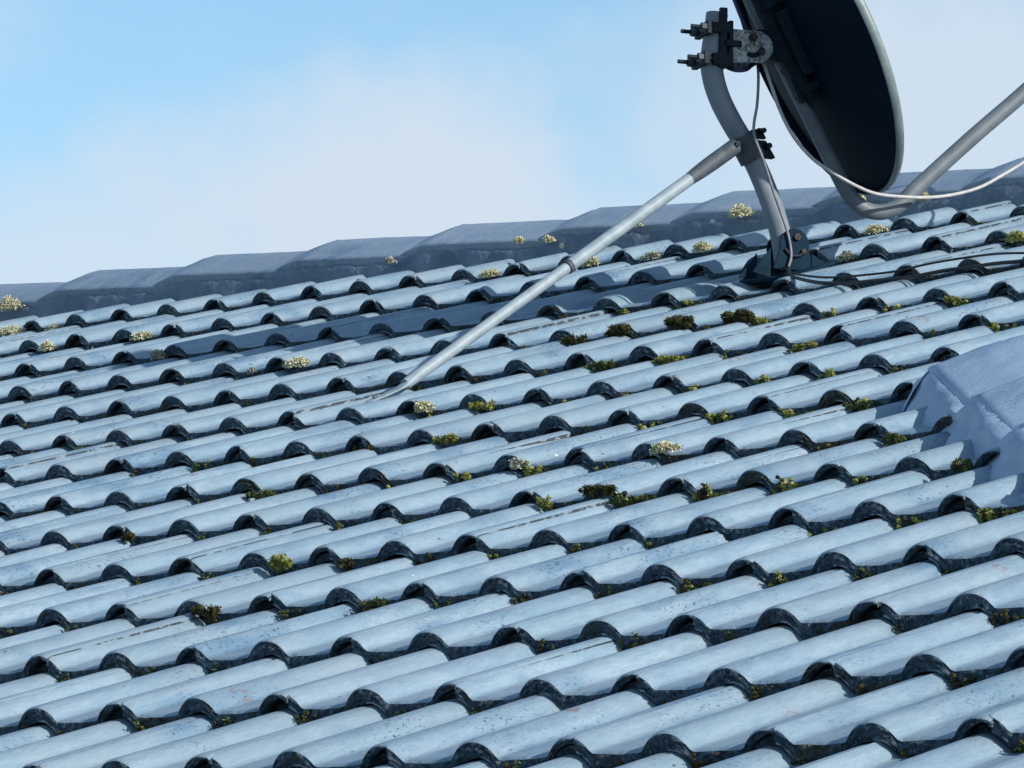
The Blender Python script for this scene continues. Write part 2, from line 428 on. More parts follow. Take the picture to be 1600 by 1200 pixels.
cands.sort()
far = MB(); nvis = sum(1 for c in cands if c[0] == 0)
def tile_matrix(X, Y, r):
    return (Matrix.Translation((X - ROOF_BASE[0], Y + rng.gauss(0, .0028) - ROOF_BASE[1], zq(X, Y) + rng.gauss(0, .0012) - ROOF_BASE[2]))
            @ Matrix.Rotation(rng.gauss(0, R(.5)), 4, 'Z') @ Matrix.Rotation(rng.gauss(0, R(.4)), 4, 'Y') @ Matrix.Rotation(rng.gauss(0, R(.12)), 4, 'X'))
far_v, far_f, far_mi, far_sm, off = [], [], [], [], 0
TA = [np.array(t.v) for t in TILES]
for i, (vis, d, X, Y, r, c) in enumerate(cands):
    k = rng.randrange(len(TILES)); mt = tile_matrix(X, Y, r)
    if i < 100:
        o = bpy.data.objects.new('roof_tile', TILE_ME[k]); C.objects.link(o); o.parent = roof; o.matrix_local = mt
    else:
        A = np.array(mt); far_v.append(TA[k] @ A[:3, :3].T + A[:3, 3])
        far_f += [tuple(j + off for j in q) for q in TILES[k].f]; far_mi += TILES[k].mi; far_sm += TILES[k].sm; off += len(TA[k])
far.v = [tuple(p) for p in np.concatenate(far_v)]; far.f = far_f; far.mi = far_mi; far.sm = far_sm
o = bpy.data.objects.new('roof_tiling', far.mesh('roof_tiling', [mat_tile, mat_face, mat_seam])); C.objects.link(o); o.parent = roof; o['kind'] = 'stuff'
print('TILES visible', nvis, 'all', len(cands))

# underlay, far slope and walls
def to_roof(w):                                        # world -> roof frame
    return (RX.inverted() @ Vector((w[0], w[1], w[2], 1))).to_3d()
mb = MB(); mb.box((2.5, -2.6, -.115), [(1, 0, 0), (0, 1, 0), (0, 0, 1)], (4.6, 2.62, .02)); part('roof_underlay', mb, mat_felt, roof, ROOF_BASE)
yb = Vector((0, math.cos(-2 * TH), math.sin(-2 * TH))); zb = Vector((0, -math.sin(-2 * TH), math.cos(-2 * TH)))
mb = MB(); xs = np.linspace(-2.1, 7.1, 460)
pb = [[Vector((x, 0, 0)) + yb * y + zb * (float(prof(np.array([((x + .26) % .15)]))[0]) - .06 - h) for (y, h) in ((.05, .02), (.35, 0), (.351, .02), (.68, 0), (.681, .02), (1.0, 0), (1.001, .02), (5.3, .0))] for x in xs]
mb.grid(pb, 0, True, True); part('far_slope', mb, mat_tile, roof, ROOF_BASE)
mb = MB(); c0 = to_roof((2.5, 0, -2.75)); mb.box(c0, [(1, 0, 0), to_roof((0, 1, 0)), to_roof((0, 0, 1))], (4.3, 4.6, 1.02)); part('house_wall', mb, mat_wall, roof, ROOF_BASE)

# ------------------------------------------------------------------ ridge and hip caps
def cap_mesh(seed, L, sec, fall=.025, bevel=.074, x0=-.075, col=.015, thick=.010):
    """angular cap: sec = half section [(across, height)...] left to right; the low-X end is the raised, bevelled collar"""
    rs = np.random.RandomState(seed); mb = MB()
    xs = np.concatenate([[x0, x0 + .004], np.linspace(x0 + bevel * .5, x0 + bevel, 2), [x0 + bevel + .01], np.linspace(.06, L, 9)])
    # finer section, eased apex
    P = []
    for (a, b) in zip(sec[:-1], sec[1:]):
        for t in np.linspace(0, 1, 6)[:-1]: P.append((a[0] + (b[0] - a[0]) * t, a[1] + (b[1] - a[1]) * t))
    P.append(sec[-1]); top = []
    for x in xs:
        t = min(max((x - x0) / bevel, 0), 1); h = -col * (1 - t) - fall * max(0, x) / .39
        sp = 1 - .06 * (1 - t)
        top.append([(x + (rs.normal(0, .001) if x == xs[0] else 0), y * sp, z + h + rs.normal(0, .0005)) for (y, z) in P])
    mb.grid(top, 0, True)
    low = [[(x, y * .96, z - thick) for (x, y, z) in r] for r in top]
    mb.grid(low, 0, True, True)
    n = len(P)
    mb.grid([top[0], low[0]], 2, False, True); mb.grid([top[-1], low[-1]], 1, False)
    mb.grid([[r[0] for r in top], [r[0] for r in low]], 1, False); mb.grid([[r[-1] for r in top], [r[-1] for r in low]], 1, False, True)
    return mb
def mirror(y, z):                                      # mirror across the upright plane through the ridge
    w = RX @ Vector((0, y, z, 1)); q = to_roof((0, -w.y, w.z)); return (q.y, q.z)
near = [(-.148, .018), (-.145, .043), (-.035, .060)]
apex = (.012, .060)
sec_ridge = near + [apex] + [mirror(*p) for p in near[::-1]]
XR = [-2.10, -1.71, -1.32, -.935, -.545, -.157, .231, .621, 1.009, 1.395, 1.805, 2.175, 2.565, 2.953, 3.34, 3.73, 4.12, 4.51, 4.9, 5.29, 5.68, 6.07, 6.46]
for i, x in enumerate(XR):
    mb = cap_mesh(40 + i, .40, sec_ridge)
    zz = zq(x, 0) - .0100
    mb.v = [(a + x, b, c + zz) for a, b, c in mb.v]
    part('ridge_cap', mb, [mat_ridge, mat_mortar, mat_joint], roof, ROOF_BASE)
# mortar bedding under the ridge caps: one rough band that follows the caps
rs = np.random.RandomState(5); mb = MB(); rows = []
for x in np.arange(-2.1, 6.8, .008):
    k = max([q for q in XR if q - .066 <= x] or [XR[0]]); h = -.025 * max(0, x - k) / .39 - .015 * min(max((k - x) / .07, 0), 1)
    zz = zq(x, 0) - .0100
    rgh = .0016 * math.sin(x * 31) + .0010 * math.sin(x * 83 + 1) + rs.normal(0, .0004)
    lip = rs.normal(0, .0007) + .0014 * math.sin(x * 67) + .001 * math.sin(x * 173)
    rows.append([(x, -.1485 + rgh * .4, .029 + h + zz + lip), (x, -.1555 + rgh, .018 + h * .7 + zz), (x, -.158 + rgh * 1.3, -.004 + zz * .8 + rs.normal(0, .001)), (x, -.166 + rgh, -.022 + .6 * zz), (x, -.176 + rgh * 2, -.062)])
mb.grid(rows, 0, True, False); part('ridge_mortar', mb, mat_mortar, roof, ROOF_BASE)
# smears of mortar below it
# hip: caps that run down the slope to the side of a lower wing
HU = Vector((.69, -.727, 0)).normalized(); HW = Vector((-HU.y, HU.x, 0))
H0 = Vector((4.278, -2.345, 0))
sec_hip = [(0.0, .018), (0.004, .036), (.095, .051), (.160, .056), (.185, .054), (.32, .012), (.325, -.01)]
def hipP(p): return tuple(H0 + HU * p[0] + HW * p[1] + Vector((0, 0, p[2])))
HX = [.035, .445, .815, 1.19, 1.565, 1.94]
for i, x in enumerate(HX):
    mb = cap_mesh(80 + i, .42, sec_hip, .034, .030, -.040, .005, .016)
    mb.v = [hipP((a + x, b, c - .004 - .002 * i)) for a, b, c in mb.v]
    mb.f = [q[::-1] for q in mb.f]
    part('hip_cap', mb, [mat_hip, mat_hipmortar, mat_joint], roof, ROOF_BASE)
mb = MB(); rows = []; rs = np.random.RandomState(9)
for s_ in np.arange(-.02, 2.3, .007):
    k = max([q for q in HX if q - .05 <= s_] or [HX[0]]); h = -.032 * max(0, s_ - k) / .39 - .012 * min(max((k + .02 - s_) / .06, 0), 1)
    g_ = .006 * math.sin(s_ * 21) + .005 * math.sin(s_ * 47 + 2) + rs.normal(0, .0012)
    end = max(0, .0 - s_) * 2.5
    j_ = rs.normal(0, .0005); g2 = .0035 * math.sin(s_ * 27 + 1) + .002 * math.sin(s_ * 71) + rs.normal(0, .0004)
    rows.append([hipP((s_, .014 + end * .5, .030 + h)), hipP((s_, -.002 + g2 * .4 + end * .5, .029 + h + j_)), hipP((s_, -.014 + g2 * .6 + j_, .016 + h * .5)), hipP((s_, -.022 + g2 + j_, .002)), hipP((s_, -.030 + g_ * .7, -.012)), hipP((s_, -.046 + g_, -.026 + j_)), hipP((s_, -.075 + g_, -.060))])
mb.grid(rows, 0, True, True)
# head of the hip, closed with mortar
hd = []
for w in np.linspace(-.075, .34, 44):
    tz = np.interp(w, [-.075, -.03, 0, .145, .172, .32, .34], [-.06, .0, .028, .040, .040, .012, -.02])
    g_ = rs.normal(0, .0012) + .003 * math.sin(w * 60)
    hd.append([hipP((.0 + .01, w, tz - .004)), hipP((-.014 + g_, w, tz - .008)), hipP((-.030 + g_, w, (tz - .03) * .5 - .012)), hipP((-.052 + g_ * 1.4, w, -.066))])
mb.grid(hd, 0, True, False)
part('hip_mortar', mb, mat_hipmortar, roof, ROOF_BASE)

# ------------------------------------------------------------------ satellite dish on its mast
BV = Vector((.505, .811, -.295)).normalized()          # level, from the mast to the dish
EV = Vector((.863, -.475, .173)).normalized()          # level, across the mast
VV = Vector((0, .342, .940)).normalized()              # upright
FT = Vector((2.927, -.873, 0))
SB = tuple(FT)
sat = thing('satellite_dish', 'dark backed satellite dish on a bent grey mast with a long stay to the tiles', 'satellite dish', SB)
mast_pts = [(2.930, -.862, .010), (2.927, -.853, .062), (2.919, -.849, .123), (2.904, -.850, .197), (2.890, -.858, .256), (2.874, -.868, .309), (2.861, -.873, .357), (2.854, -.872, .402), (2.852, -.862, .440), (2.855, -.841, .484), (2.857, -.822, .524)]
mb = MB(); mb.tube(mast_pts, [.0215, .0215, .0215, .0215, .022, .0225, .0225, .022], 20); part('mast', mb, mat_galv, sat, SB)
def mast_at(h):
    hs = [(Vector(p) - FT).dot(VV) for p in mast_pts]; return Vector([np.interp(h, hs, [p[i] for p in mast_pts]) for i in range(3)])
# foot: a folded base with two round ears, one slotted
mb = MB(); zf = .004
ear_c = FT + VV * .062 + BV * .0
def ear(side, mb):
    # keyhole-shaped ear, round on top, feet splayed, with a curved slot through it
    cc = FT + EV * side * .034 + VV * .050 + BV * .012
    out = [cc + (BV * math.cos(a) * .031 + VV * math.sin(a) * .033) for a in np.linspace(R(-15), R(195), 18)]
    out += [cc - BV * .045 - VV * .050, cc + BV * .045 - VV * .050]
    mb.prism(out, EV * .005)
ear(1, mb); ear(-1, mb)
for sgn in (-1, 1):
    mb.prism([FT + EV * .036 * sgn + BV * .048 + VV * .035, FT + EV * .036 * sgn + BV * .118 - VV * .012 - Vector((0, .0, 0)), FT + EV * .036 * sgn + BV * .048 - VV * .02], EV * .005)
    mb.prism([FT + EV * .036 * sgn - BV * .040 + VV * .040, FT + EV * .036 * sgn - BV * .040 - VV * .02, FT + EV * .036 * sgn - BV * .078 - VV * .010], EV * .005)
foot_ob = part('foot_bracket', mb, mat_foot, sat, SB)
mb = MB(); mb.box(FT + Vector((.0, .01, -.004)), [(1, 0, 0), (0, 1, 0), (0, 0, 1)], (.075, .070, .0035)); part('base_plate', mb, mat_foot, sat, SB)
slot = MB()
cc = FT + EV * .0375 + VV * .050 + BV * .012
arc = [cc + (BV * math.cos(a) + VV * math.sin(a)) * .023 for a in np.linspace(R(205), R(325), 12)]
slot.tube(arc, .0042, 8, 0, True, 1)
o = part('slot', slot, mat_black, sat, SB); o.parent = foot_ob
for bb_, vv_, rr_ in ((.004, .016, .0075), (.018, -.012, .0055)):
    b = MB(); b.hexa(cc + BV * bb_ + VV * vv_, EV, rr_, .010); o = part('pivot_bolt', b, mat_rust, sat, SB); o.parent = foot_ob
# clamp band where the stay meets the mast
ck = mast_at(.243); ax = (mast_at(.27) - mast_at(.215)).normalized()
mb = MB(); mb.tube([ck - ax * .027, ck + ax * .027], .0275, 20, 0, True, 1)
cl = part('clamp_band', mb, mat_rusty, sat, SB)
cr = Vector(CR[0])
def bolt(c, axis, r, h, parent, mat=mat_black, name='bolt'):
    b = MB(); b.hexa(c, axis, r, h * .5); b.hexa(Vector(c) + Vector(axis).normalized() * h * .4, axis, r * .6, h, 0, 10)
    q = part(name, b, mat, parent if parent is sat else parent, SB); return q
for off_, r_ in ((BV * .038 + VV * .004, .010), (BV * .026 + VV * .034, .009), (-BV * .034 + EV * .012, .010)):
    bolt(ck + off_, EV, r_, .030, cl)
mb = MB(); mb.box(ck + BV * .034, [BV, ax, EV], (.014, .020, .010)); mb.box(ck + BV * .024 + VV * .03, [BV, ax, EV], (.010, .010, .008)); o = part('clamp_lug', mb, mat_black, sat, SB); o.parent = cl
# stay: a flattened dull end at the clamp, a telescoping tube, a flattened end screwed to a tile roll
st0 = ck - BV * .030 + EV * .016; st1 = Vector((2.722, -1.822, .006))
sd = (st1 - st0); sl = sd.length; sd.normalize()
mb = MB(); a0 = st0 + sd * .004
mb.tube([a0, st0 + sd * .075, st0 + sd * .115, st0 + sd * .15], [.0165, .0165, .0150, .0125], 14, 0, True, 3)
part('stay_end', mb, mat_rusty, sat, SB)
jt = sl * .52
mb = MB(); mb.tube([st0 + sd * .142, st0 + sd * jt], .0128, 16, 0, True, 1); stay = part('stay_tube', mb, mat_stay, sat, SB)
mb = MB(); mb.tube([st0 + sd * (jt - .01), st0 + sd * (sl - .12), st0 + sd * (sl - .02), st1 + sd * .0], [.0112, .0112, .0112, .0105], 16, 0, True, 1); part('stay_tube', mb, mat_stay, sat, SB)
mb = MB(); mb.tube([st0 + sd * (jt - .004), st0 + sd * (jt + .006)], .0138, 16, 0, True, 1); o = part('collar', mb, mat_rusty, sat, SB); o.parent = stay
fdir = Vector((-.28, -.96, 0)).normalized()
fe = st1 + Vector((0, 0, .0)); mb = MB()
fw = fdir.cross(Vector((0, 0, 1))).normalized(); dn = (fdir + Vector((0, 0, -.10))).normalized(); up = fw.cross(dn)
rows = []
for t_, hw, hh, off_ in ((-.030, .0112, .0108, .0), (-.012, .0116, .0090, .0), (.004, .0132, .0050, -.001), (.018, .0142, .0026, -.003), (.050, .0142, .0024, -.004), (.078, .0142, .0024, -.004), (.090, .0105, .0024, -.004), (.095, .004, .0022, -.004)):
    c_ = (fe + sd * t_ if t_ < 0 else fe + dn * t_) + Vector((0, 0, off_))
    rows.append([c_ + fw * hw * (abs(math.cos(a)) ** .6 * math.copysign(1, math.cos(a))) + up * hh * math.sin(a) for a in np.linspace(0, 2 * math.pi, 17)])
mb.grid(rows, 0, True, True); mb.grid(rows, 0, True, False) if False else None
tongue = part('stay_foot', mb, mat_stay, sat, SB)
b = MB(); b.hexa(fe + dn * .070 + Vector((0, 0, -.001)), up, .0075, .007); o = part('screw', b, mat_galv, sat, SB); o.parent = tongue
# mast head: bracket, two U-bolts
for h in (.474, .412):
    c = mast_at(h) if h < .5 else mast_at(.5); mb = MB()
    pts = [c + EV * .027 - BV * .062] + [c + EV * .027 * math.cos(a) + BV * (.010 + .022 * math.sin(a)) for a in np.linspace(0, math.pi, 9)] + [c - EV * .027 - BV * .062]
    mb.tube(pts, .0042, 8, 0, True, 2)
    ub = part('u_bolt', mb, mat_black, sat, SB)
    mb = MB(); mb.box(c - BV * .024, [BV, EV, VV], (.006, .036, .013)); o = part('saddle', mb, mat_black, sat, SB); o.parent = ub
    for sg in (-1, 1):
        b = MB(); b.hexa(c - BV * .036 + EV * .027 * sg, BV, .0095, .010); o = part('nut', b, mat_rusty, sat, SB); o.parent = ub
hb = mast_at(.447)
mb = MB(); mb.box(hb + EV * .0255 + BV * .010 + VV * .010, [BV, EV, VV], (.0075, .005, .060)); mb.box(hb + BV * .0265 + VV * .0, [BV, EV, VV], (.004, .030, .045)); mb.box(hb + EV * .0255 + BV * .010 - VV * .035, [BV, EV, VV], (.022, .006, .012)); mb.box(hb + EV * .0255 + BV * .008 + VV * .029, [BV, EV, VV], (.022, .006, .010))
part('mast_bracket', mb, mat_black, sat, SB)
for sg in (1, -1):
    o0 = hb + EV * .030 * sg + BV * .030
    out = [o0 + VV * .028, o0 + BV * .050 + VV * .028] + [o0 + BV * (.052 + .033 * math.cos(a)) + VV * (-.004 + .032 * math.sin(a)) for a in np.linspace(R(80), R(-88), 12)] + [o0 + BV * .018 - VV * .038, o0 - VV * .040]
    mb = MB(); mb.prism(out, EV * .004); pl = part('bracket_plate', mb, mat_plate, sat, SB)
    if sg == 1:
        b = MB(); b.hexa(o0 + BV * .040 + VV * .014 + EV * .005, EV, .009, .010); b.hexa(o0 + BV * .040 + VV * .014 + EV * .010, EV, .0055, .012, 0, 10); o = part('bolt', b, mat_rust, sat, SB); o.parent = pl
        b = MB(); b.tube([o0 + EV * .0025 + BV * (.040 + .024 * math.cos(a)) + VV * (.006 + .028 * math.sin(a)) for a in np.linspace(R(-115), R(-25), 8)], .0048, 8, 0, True, 1); o = part('slot', b, mat_black, sat, SB); o.parent = pl
        b = MB(); b.hexa(o0 + BV * .060 - VV * .014 + EV * .004, EV, .007, .010); o = part('bolt', b, mat_rust, sat, SB); o.parent = pl
        b = MB(); b.box(o0 + BV * .0 - VV * .002 + EV * .004, [BV, EV, VV], (.016, .003, .006)); o = part('spacer', b, mat_black, sat, SB); o.parent = pl
# reflector
_r, _d, _f = [Vector(CR[i]) for i in range(3)]
DC = Vector((2.949, -.667, .415)) + (_r * .907 - _d * .42) * .019
DN = ((_r * .907 - _d * .42) * .954 + _f * .30).normalized()
ED = Vector((.252, .053, -.966)); ED = (ED - DN * ED.dot(DN)).normalized(); ES = DN.cross(ED)
DR = .320; DEP = .056
def dp(d, m_, e=0): return DC + ED * d + DN * m_ + ES * e
mb = MB(); back = []; front = []
for r_ in np.linspace(0.001, 1, 20):
    back.append([dp(DR * r_ * math.cos(a), -DEP * (1 - r_ * r_), DR * r_ * math.sin(a) * .97) for a in np.linspace(0, 2 * math.pi, 73)])
    front.append([dp(DR * r_ * math.cos(a), -DEP * (1 - r_ * r_) + .0025, DR * r_ * math.sin(a) * .97) for a in np.linspace(0, 2 * math.pi, 73)])
mb.grid(back, 0, True, False); mb.grid(front, 1, True, True)
refl = part('reflector', mb, [mat_dish, mat_dishfront], sat, SB)
mb = MB(); ring = []
for (rr, mm_) in ((1.0, .0035), (1.012, .001), (1.016, -.005), (1.012, -.014), (1.004, -.0165), (.994, -.0145), (.992, -.004), (.985, .0035), (1.0, .0035)):
    ring.append([dp(DR * rr * math.cos(a), mm_, DR * rr * math.sin(a) * .97) for a in np.linspace(0, 2 * math.pi, 97)])
mb.grid(ring[:5], 0, True); mb.grid(ring[4:], 1, True); o = part('rim', mb, [mat_rim, mat_dish], sat, SB); o.parent = refl
# the carrier behind the dish
mb = MB(); hub = dp(-.03, -.080, 0)
mb.box(hub, [ED, DN, ES], (.115, .016, .030)); mb.box(dp(-.02, -.060), [ED, DN, ES], (.07, .014, .055))
mb.prism([dp(.02, -.10, -.01), dp(.115, -.075, -.01), dp(.02, -.06, -.01)], ES * .055)
mb.box((Vector(hb) + BV * .085 + hub) * .5 + BV * .008, [BV, EV, VV], (.036, .024, .030))
part('carrier', mb, mat_black, sat, SB)
mb = MB(); mb.tube([dp(-.16, -.090), dp(-.05, -.087), dp(.10, -.082), dp(.24, -.078), dp(.300, -.074), dp(.336, -.060), dp(.357, -.034), dp(.364, -.004), dp(.359, .028), dp(.345, .066), dp(.30, .22), dp(.262, .363), dp(.215, .52), dp(.19, .60)], .0160, 18, 0, True, 6)
part('feed_arm', mb, mat_arm, sat, SB)
for d_, m_ in ((.078, -.068), (-.108, -.066)):
    mb = MB(); mb.box(dp(d_, m_), [ED, DN, ES], (.017, .026, .029)); mb.box(dp(d_ - .004, m_ + .01, .0), [ED, DN, ES], (.010, .030, .040)); ac = part('arm_clamp', mb, mat_black, sat, SB)
    
    for e_ in (.040, -.040):
        b = MB(); b.hexa(dp(d_ - .004, m_ + .012, e_), ES, .008, .016); o = part('bolt', b, mat_black, sat, SB); o.parent = ac
# converter at the end of the feed arm
mb = MB(); e0 = dp(.150, .62); mb.tube([e0 + DN * .05, e0 + DN * .0, e0 - DN * .02], [.022, .022, .019], 16, 0, True, 1); mb.tube([e0 - DN * .02, e0 - DN * .055], [.019, .031], 18, 0, True, 1); mb.box(dp(.178, .62), [ED, DN, ES], (.022, .018, .016))
part('receiver', mb, mat_rim, sat, SB)

# ------------------------------------------------------------------ cables
def cable(name, label, pts, r, mat, base=None, group=None):
    base = base or pts[0]; mb = MB(); mb.tube(pts, r, 10, 0, True, 6); mb.v = [(x - base[0], y - base[1], z - base[2]) for x, y, z in mb.v]
    return thing(name, label, 'cable', base, group, None, mb.mesh(name, mat))
cable('white_cable', 'thin white cable hanging from the bracket down the mast to its foot', [(2.882, -.756, .413), (2.900, -.783, .394), (2.916, -.814, .368), (2.923, -.840, .333), (2.922, -.858, .304), (2.926, -.871, .286), (2.935, -.882, .266), (2.941, -.881, .235), (2.944, -.878, .202), (2.948, -.876, .162), (2.953, -.873, .121), (2.958, -.872, .088), (2.962, -.875, .058), (2.964, -.882, .031), (2.962, -.895, .012)], .0029, mat_greycable)
cable('white_cable', 'white cable sagging in a long curve across the back of the dish', [(2.905, -.775, .425), (2.917, -.781, .401), (2.936, -.797, .362), (2.957, -.814, .315), (2.985, -.825, .261), (3.017, -.820, .211), (3.049, -.800, .172), (3.069, -.762, .137), (3.080, -.718, .112), (3.095, -.656, .092), (3.111, -.592, .076), (3.128, -.527, .067), (3.146, -.459, .066), (3.160, -.394, .076), (3.175, -.326, .090), (3.195, -.226, .119), (3.218, -.146, .168), (3.28,.02,.29), tuple(dp(.17, .65))], .0036, mat_white)
cable('black_cable', 'black cable lying over the tile rolls from the mast foot, the lower of two', [(2.962, -.895, .010), (2.995, -.940, .004), (3.032, -.970, -.001), (3.109, -1.005, -.010), (3.173, -1.010, -.016), (3.234, -1.010, -.018), (3.295, -1.010, -.018), (3.340, -1.010, -.018), (3.400, -1.008, -.014), (3.458, -1.005, -.013), (3.529, -1.000, -.012), (3.587, -1.000, -.013), (3.705, -1.000, -.010), (3.95, -1.02, -.012), (4.3, -1.0, -.012)], .0037, mat_blackcable, None, 'black cables on the roof')
cable('black_cable', 'black cable lying over the tile rolls from the mast foot, the upper of two', [(2.955, -.90, .012), (2.99, -.93, .006), (3.04, -.965, .003), (3.12, -.99, -.004), (3.2, -.998, -.006), (3.29, -.996, -.006), (3.36, -.99, .0), (3.43, -.985, .003), (3.52, -.985, .004), (3.62, -.99, -.002), (3.72, -.99, -.006), (3.95, -1.0, -.01), (4.3, -.985, -.01)], .0023, mat_blackcable, None, 'black cables on the roof')
cable('navy_cable', 'short dark blue cable looping below the lichened bracket plate', [(2.851, -.832, .428), (2.873, -.842, .416), (2.892, -.840, .408), (2.902, -.821, .406), (2.897, -.784, .415)], .0045, mat_navy)
cable('navy_cable', 'dark blue cable rising past the back of the dish above the bracket', [(2.905, -.79, .448), (2.899, -.785, .469), (2.885, -.779, .495), (2.864, -.764, .535), (2.838, -.739, .579), (2.84, -.70, .64), (2.88, -.66, .66)], .0042, mat_navy)

# ------------------------------------------------------------------ lichen and moss
def ico():
    t = (1 + 5 ** .5) / 2
    v = [(-1, t, 0), (1, t, 0), (-1, -t, 0), (1, -t, 0), (0, -1, t), (0, 1, t), (0, -1, -t), (0, 1, -t), (t, 0, -1), (t, 0, 1), (-t, 0, -1), (-t, 0, 1)]
    f = [(0, 11, 5), (0, 5, 1), (0, 1, 7), (0, 7, 10), (0, 10, 11), (1, 5, 9), (5, 11, 4), (11, 10, 2), (10, 7, 6), (7, 1, 8), (3, 9, 4), (3, 4, 2), (3, 2, 6), (3, 6, 8), (3, 8, 9), (4, 9, 5), (2, 4, 11), (6, 2, 10), (8, 6, 7), (9, 8, 1)]
    v = np.array(v) / math.sqrt(1 + t * t); vl = [tuple(x) for x in v]; c = {}; g = []
    def mid(a, b):
        k = (min(a, b), max(a, b))
        if k not in c: p = np.array(vl[a]) + np.array(vl[b]); vl.append(tuple(p / np.linalg.norm(p))); c[k] = len(vl) - 1
        return c[k]
    for a, b, d in f:
        x, y, z = mid(a, b), mid(b, d), mid(d, a); g += [(a, x, z), (b, y, x), (d, z, y), (x, y, z)]
    return np.array(v), f, np.array(vl), g
I0, F0, I1, F1 = ico()
def lump(mb, c, r, rs, sc=(1, 1, 1), fine=False, mi=0):
    V, F = (I1, F1) if fine else (I0, F0)
    n = 1 + rs.uniform(-.28, .28, (len(V), 1)); q, _ = np.linalg.qr(rs.normal(size=(3, 3)))
    v = (V * n * r) @ q * np.array(sc) + np.array(c); mb.add(v, F, mi, False)
def frond(mb, c, d, L_, w, rs, mi=0):                  # little curled lobe: a bent, folded blade
    d = d / np.linalg.norm(d); a = np.cross(d, rs.normal(size=3)); a /= np.linalg.norm(a) + 1e-9; u = np.cross(a, d)
    p = [c, c + d * L_ * .5 + u * L_ * .12, c + d * L_ + u * L_ * rs.uniform(-.1, .5)]
    ww = [w * .4, w, w * .75]; rows = [[p[i] - a * ww[i], p[i] + u * w * .35, p[i] + a * ww[i]] for i in range(3)]
    mb.grid(rows, mi, False)
def lichen_clump(w, h, seed, dens=1.0):
    rs = np.random.RandomState(seed); mb = MB(); w *= 1.2; h *= .92
    for i in range(int(520 * dens)):
        d = rs.normal(size=3); d /= np.linalg.norm(d); d[2] = abs(d[2]) * .9 - .15
        rad = rs.uniform(.15, 1) ** .6
        lob = 1 + .35 * math.sin(3 * math.atan2(d[1], d[0]) + seed) 
        c = d * rad * np.array([w * .5 * lob, w * .28, h * .75])
        dd = d + rs.normal(0, .5, 3)
        frond(mb, c, dd, rs.uniform(.08, .19) * min(w, .032), rs.uniform(.025, .060) * min(w, .032), rs)
        if i % 3 == 0: lump(mb, c * .95, rs.uniform(.04, .085) * min(w, .032), rs)
    return mb
def moss_cushion(w, h, seed, dens=1.0):
    rs = np.random.RandomState(seed); mb = MB(); w *= 1.4; h *= .78
    k = max(8, int(w * h / .000036))
    for i in range(k):
        t = rs.uniform(-.5, .5); env = math.sqrt(max(0, 1 - (2 * t) ** 2))
        c = np.array([t * w, rs.normal(-.002, .0028), rs.uniform(-.45, .45) * h * (.35 + .65 * env)])
        r = h * rs.uniform(.14, .30) * (.6 + .4 * env); lump(mb, c, r, rs, (1.15, .8, .9), False, 0)
        for j in range(int(26 * dens)):
            d = rs.normal(size=3); d /= np.linalg.norm(d); d[1] = -abs(d[1]) if rs.rand() < .5 else d[1]
            frond(mb, c + d * r * np.array([1.1, .78, .88]), d + rs.normal(0, .5, 3), rs.uniform(.0020, .0048), rs.uniform(.0006, .0013), rs)
    return mb
def put(kind, label, cat, r, X, z, w, mat, h=None, y=None, dens=1.0, seed=0, group=None):
    Y = rowY(r) - .008 if y is None else y
    mb = lichen_clump(w, h or w * .55, seed, dens) if cat == 'lichen' else moss_cushion(w, h or w * .5, seed, dens)
    return thing(kind, label, cat, (X, Y, z), group, None, mb.mesh(kind, mat))

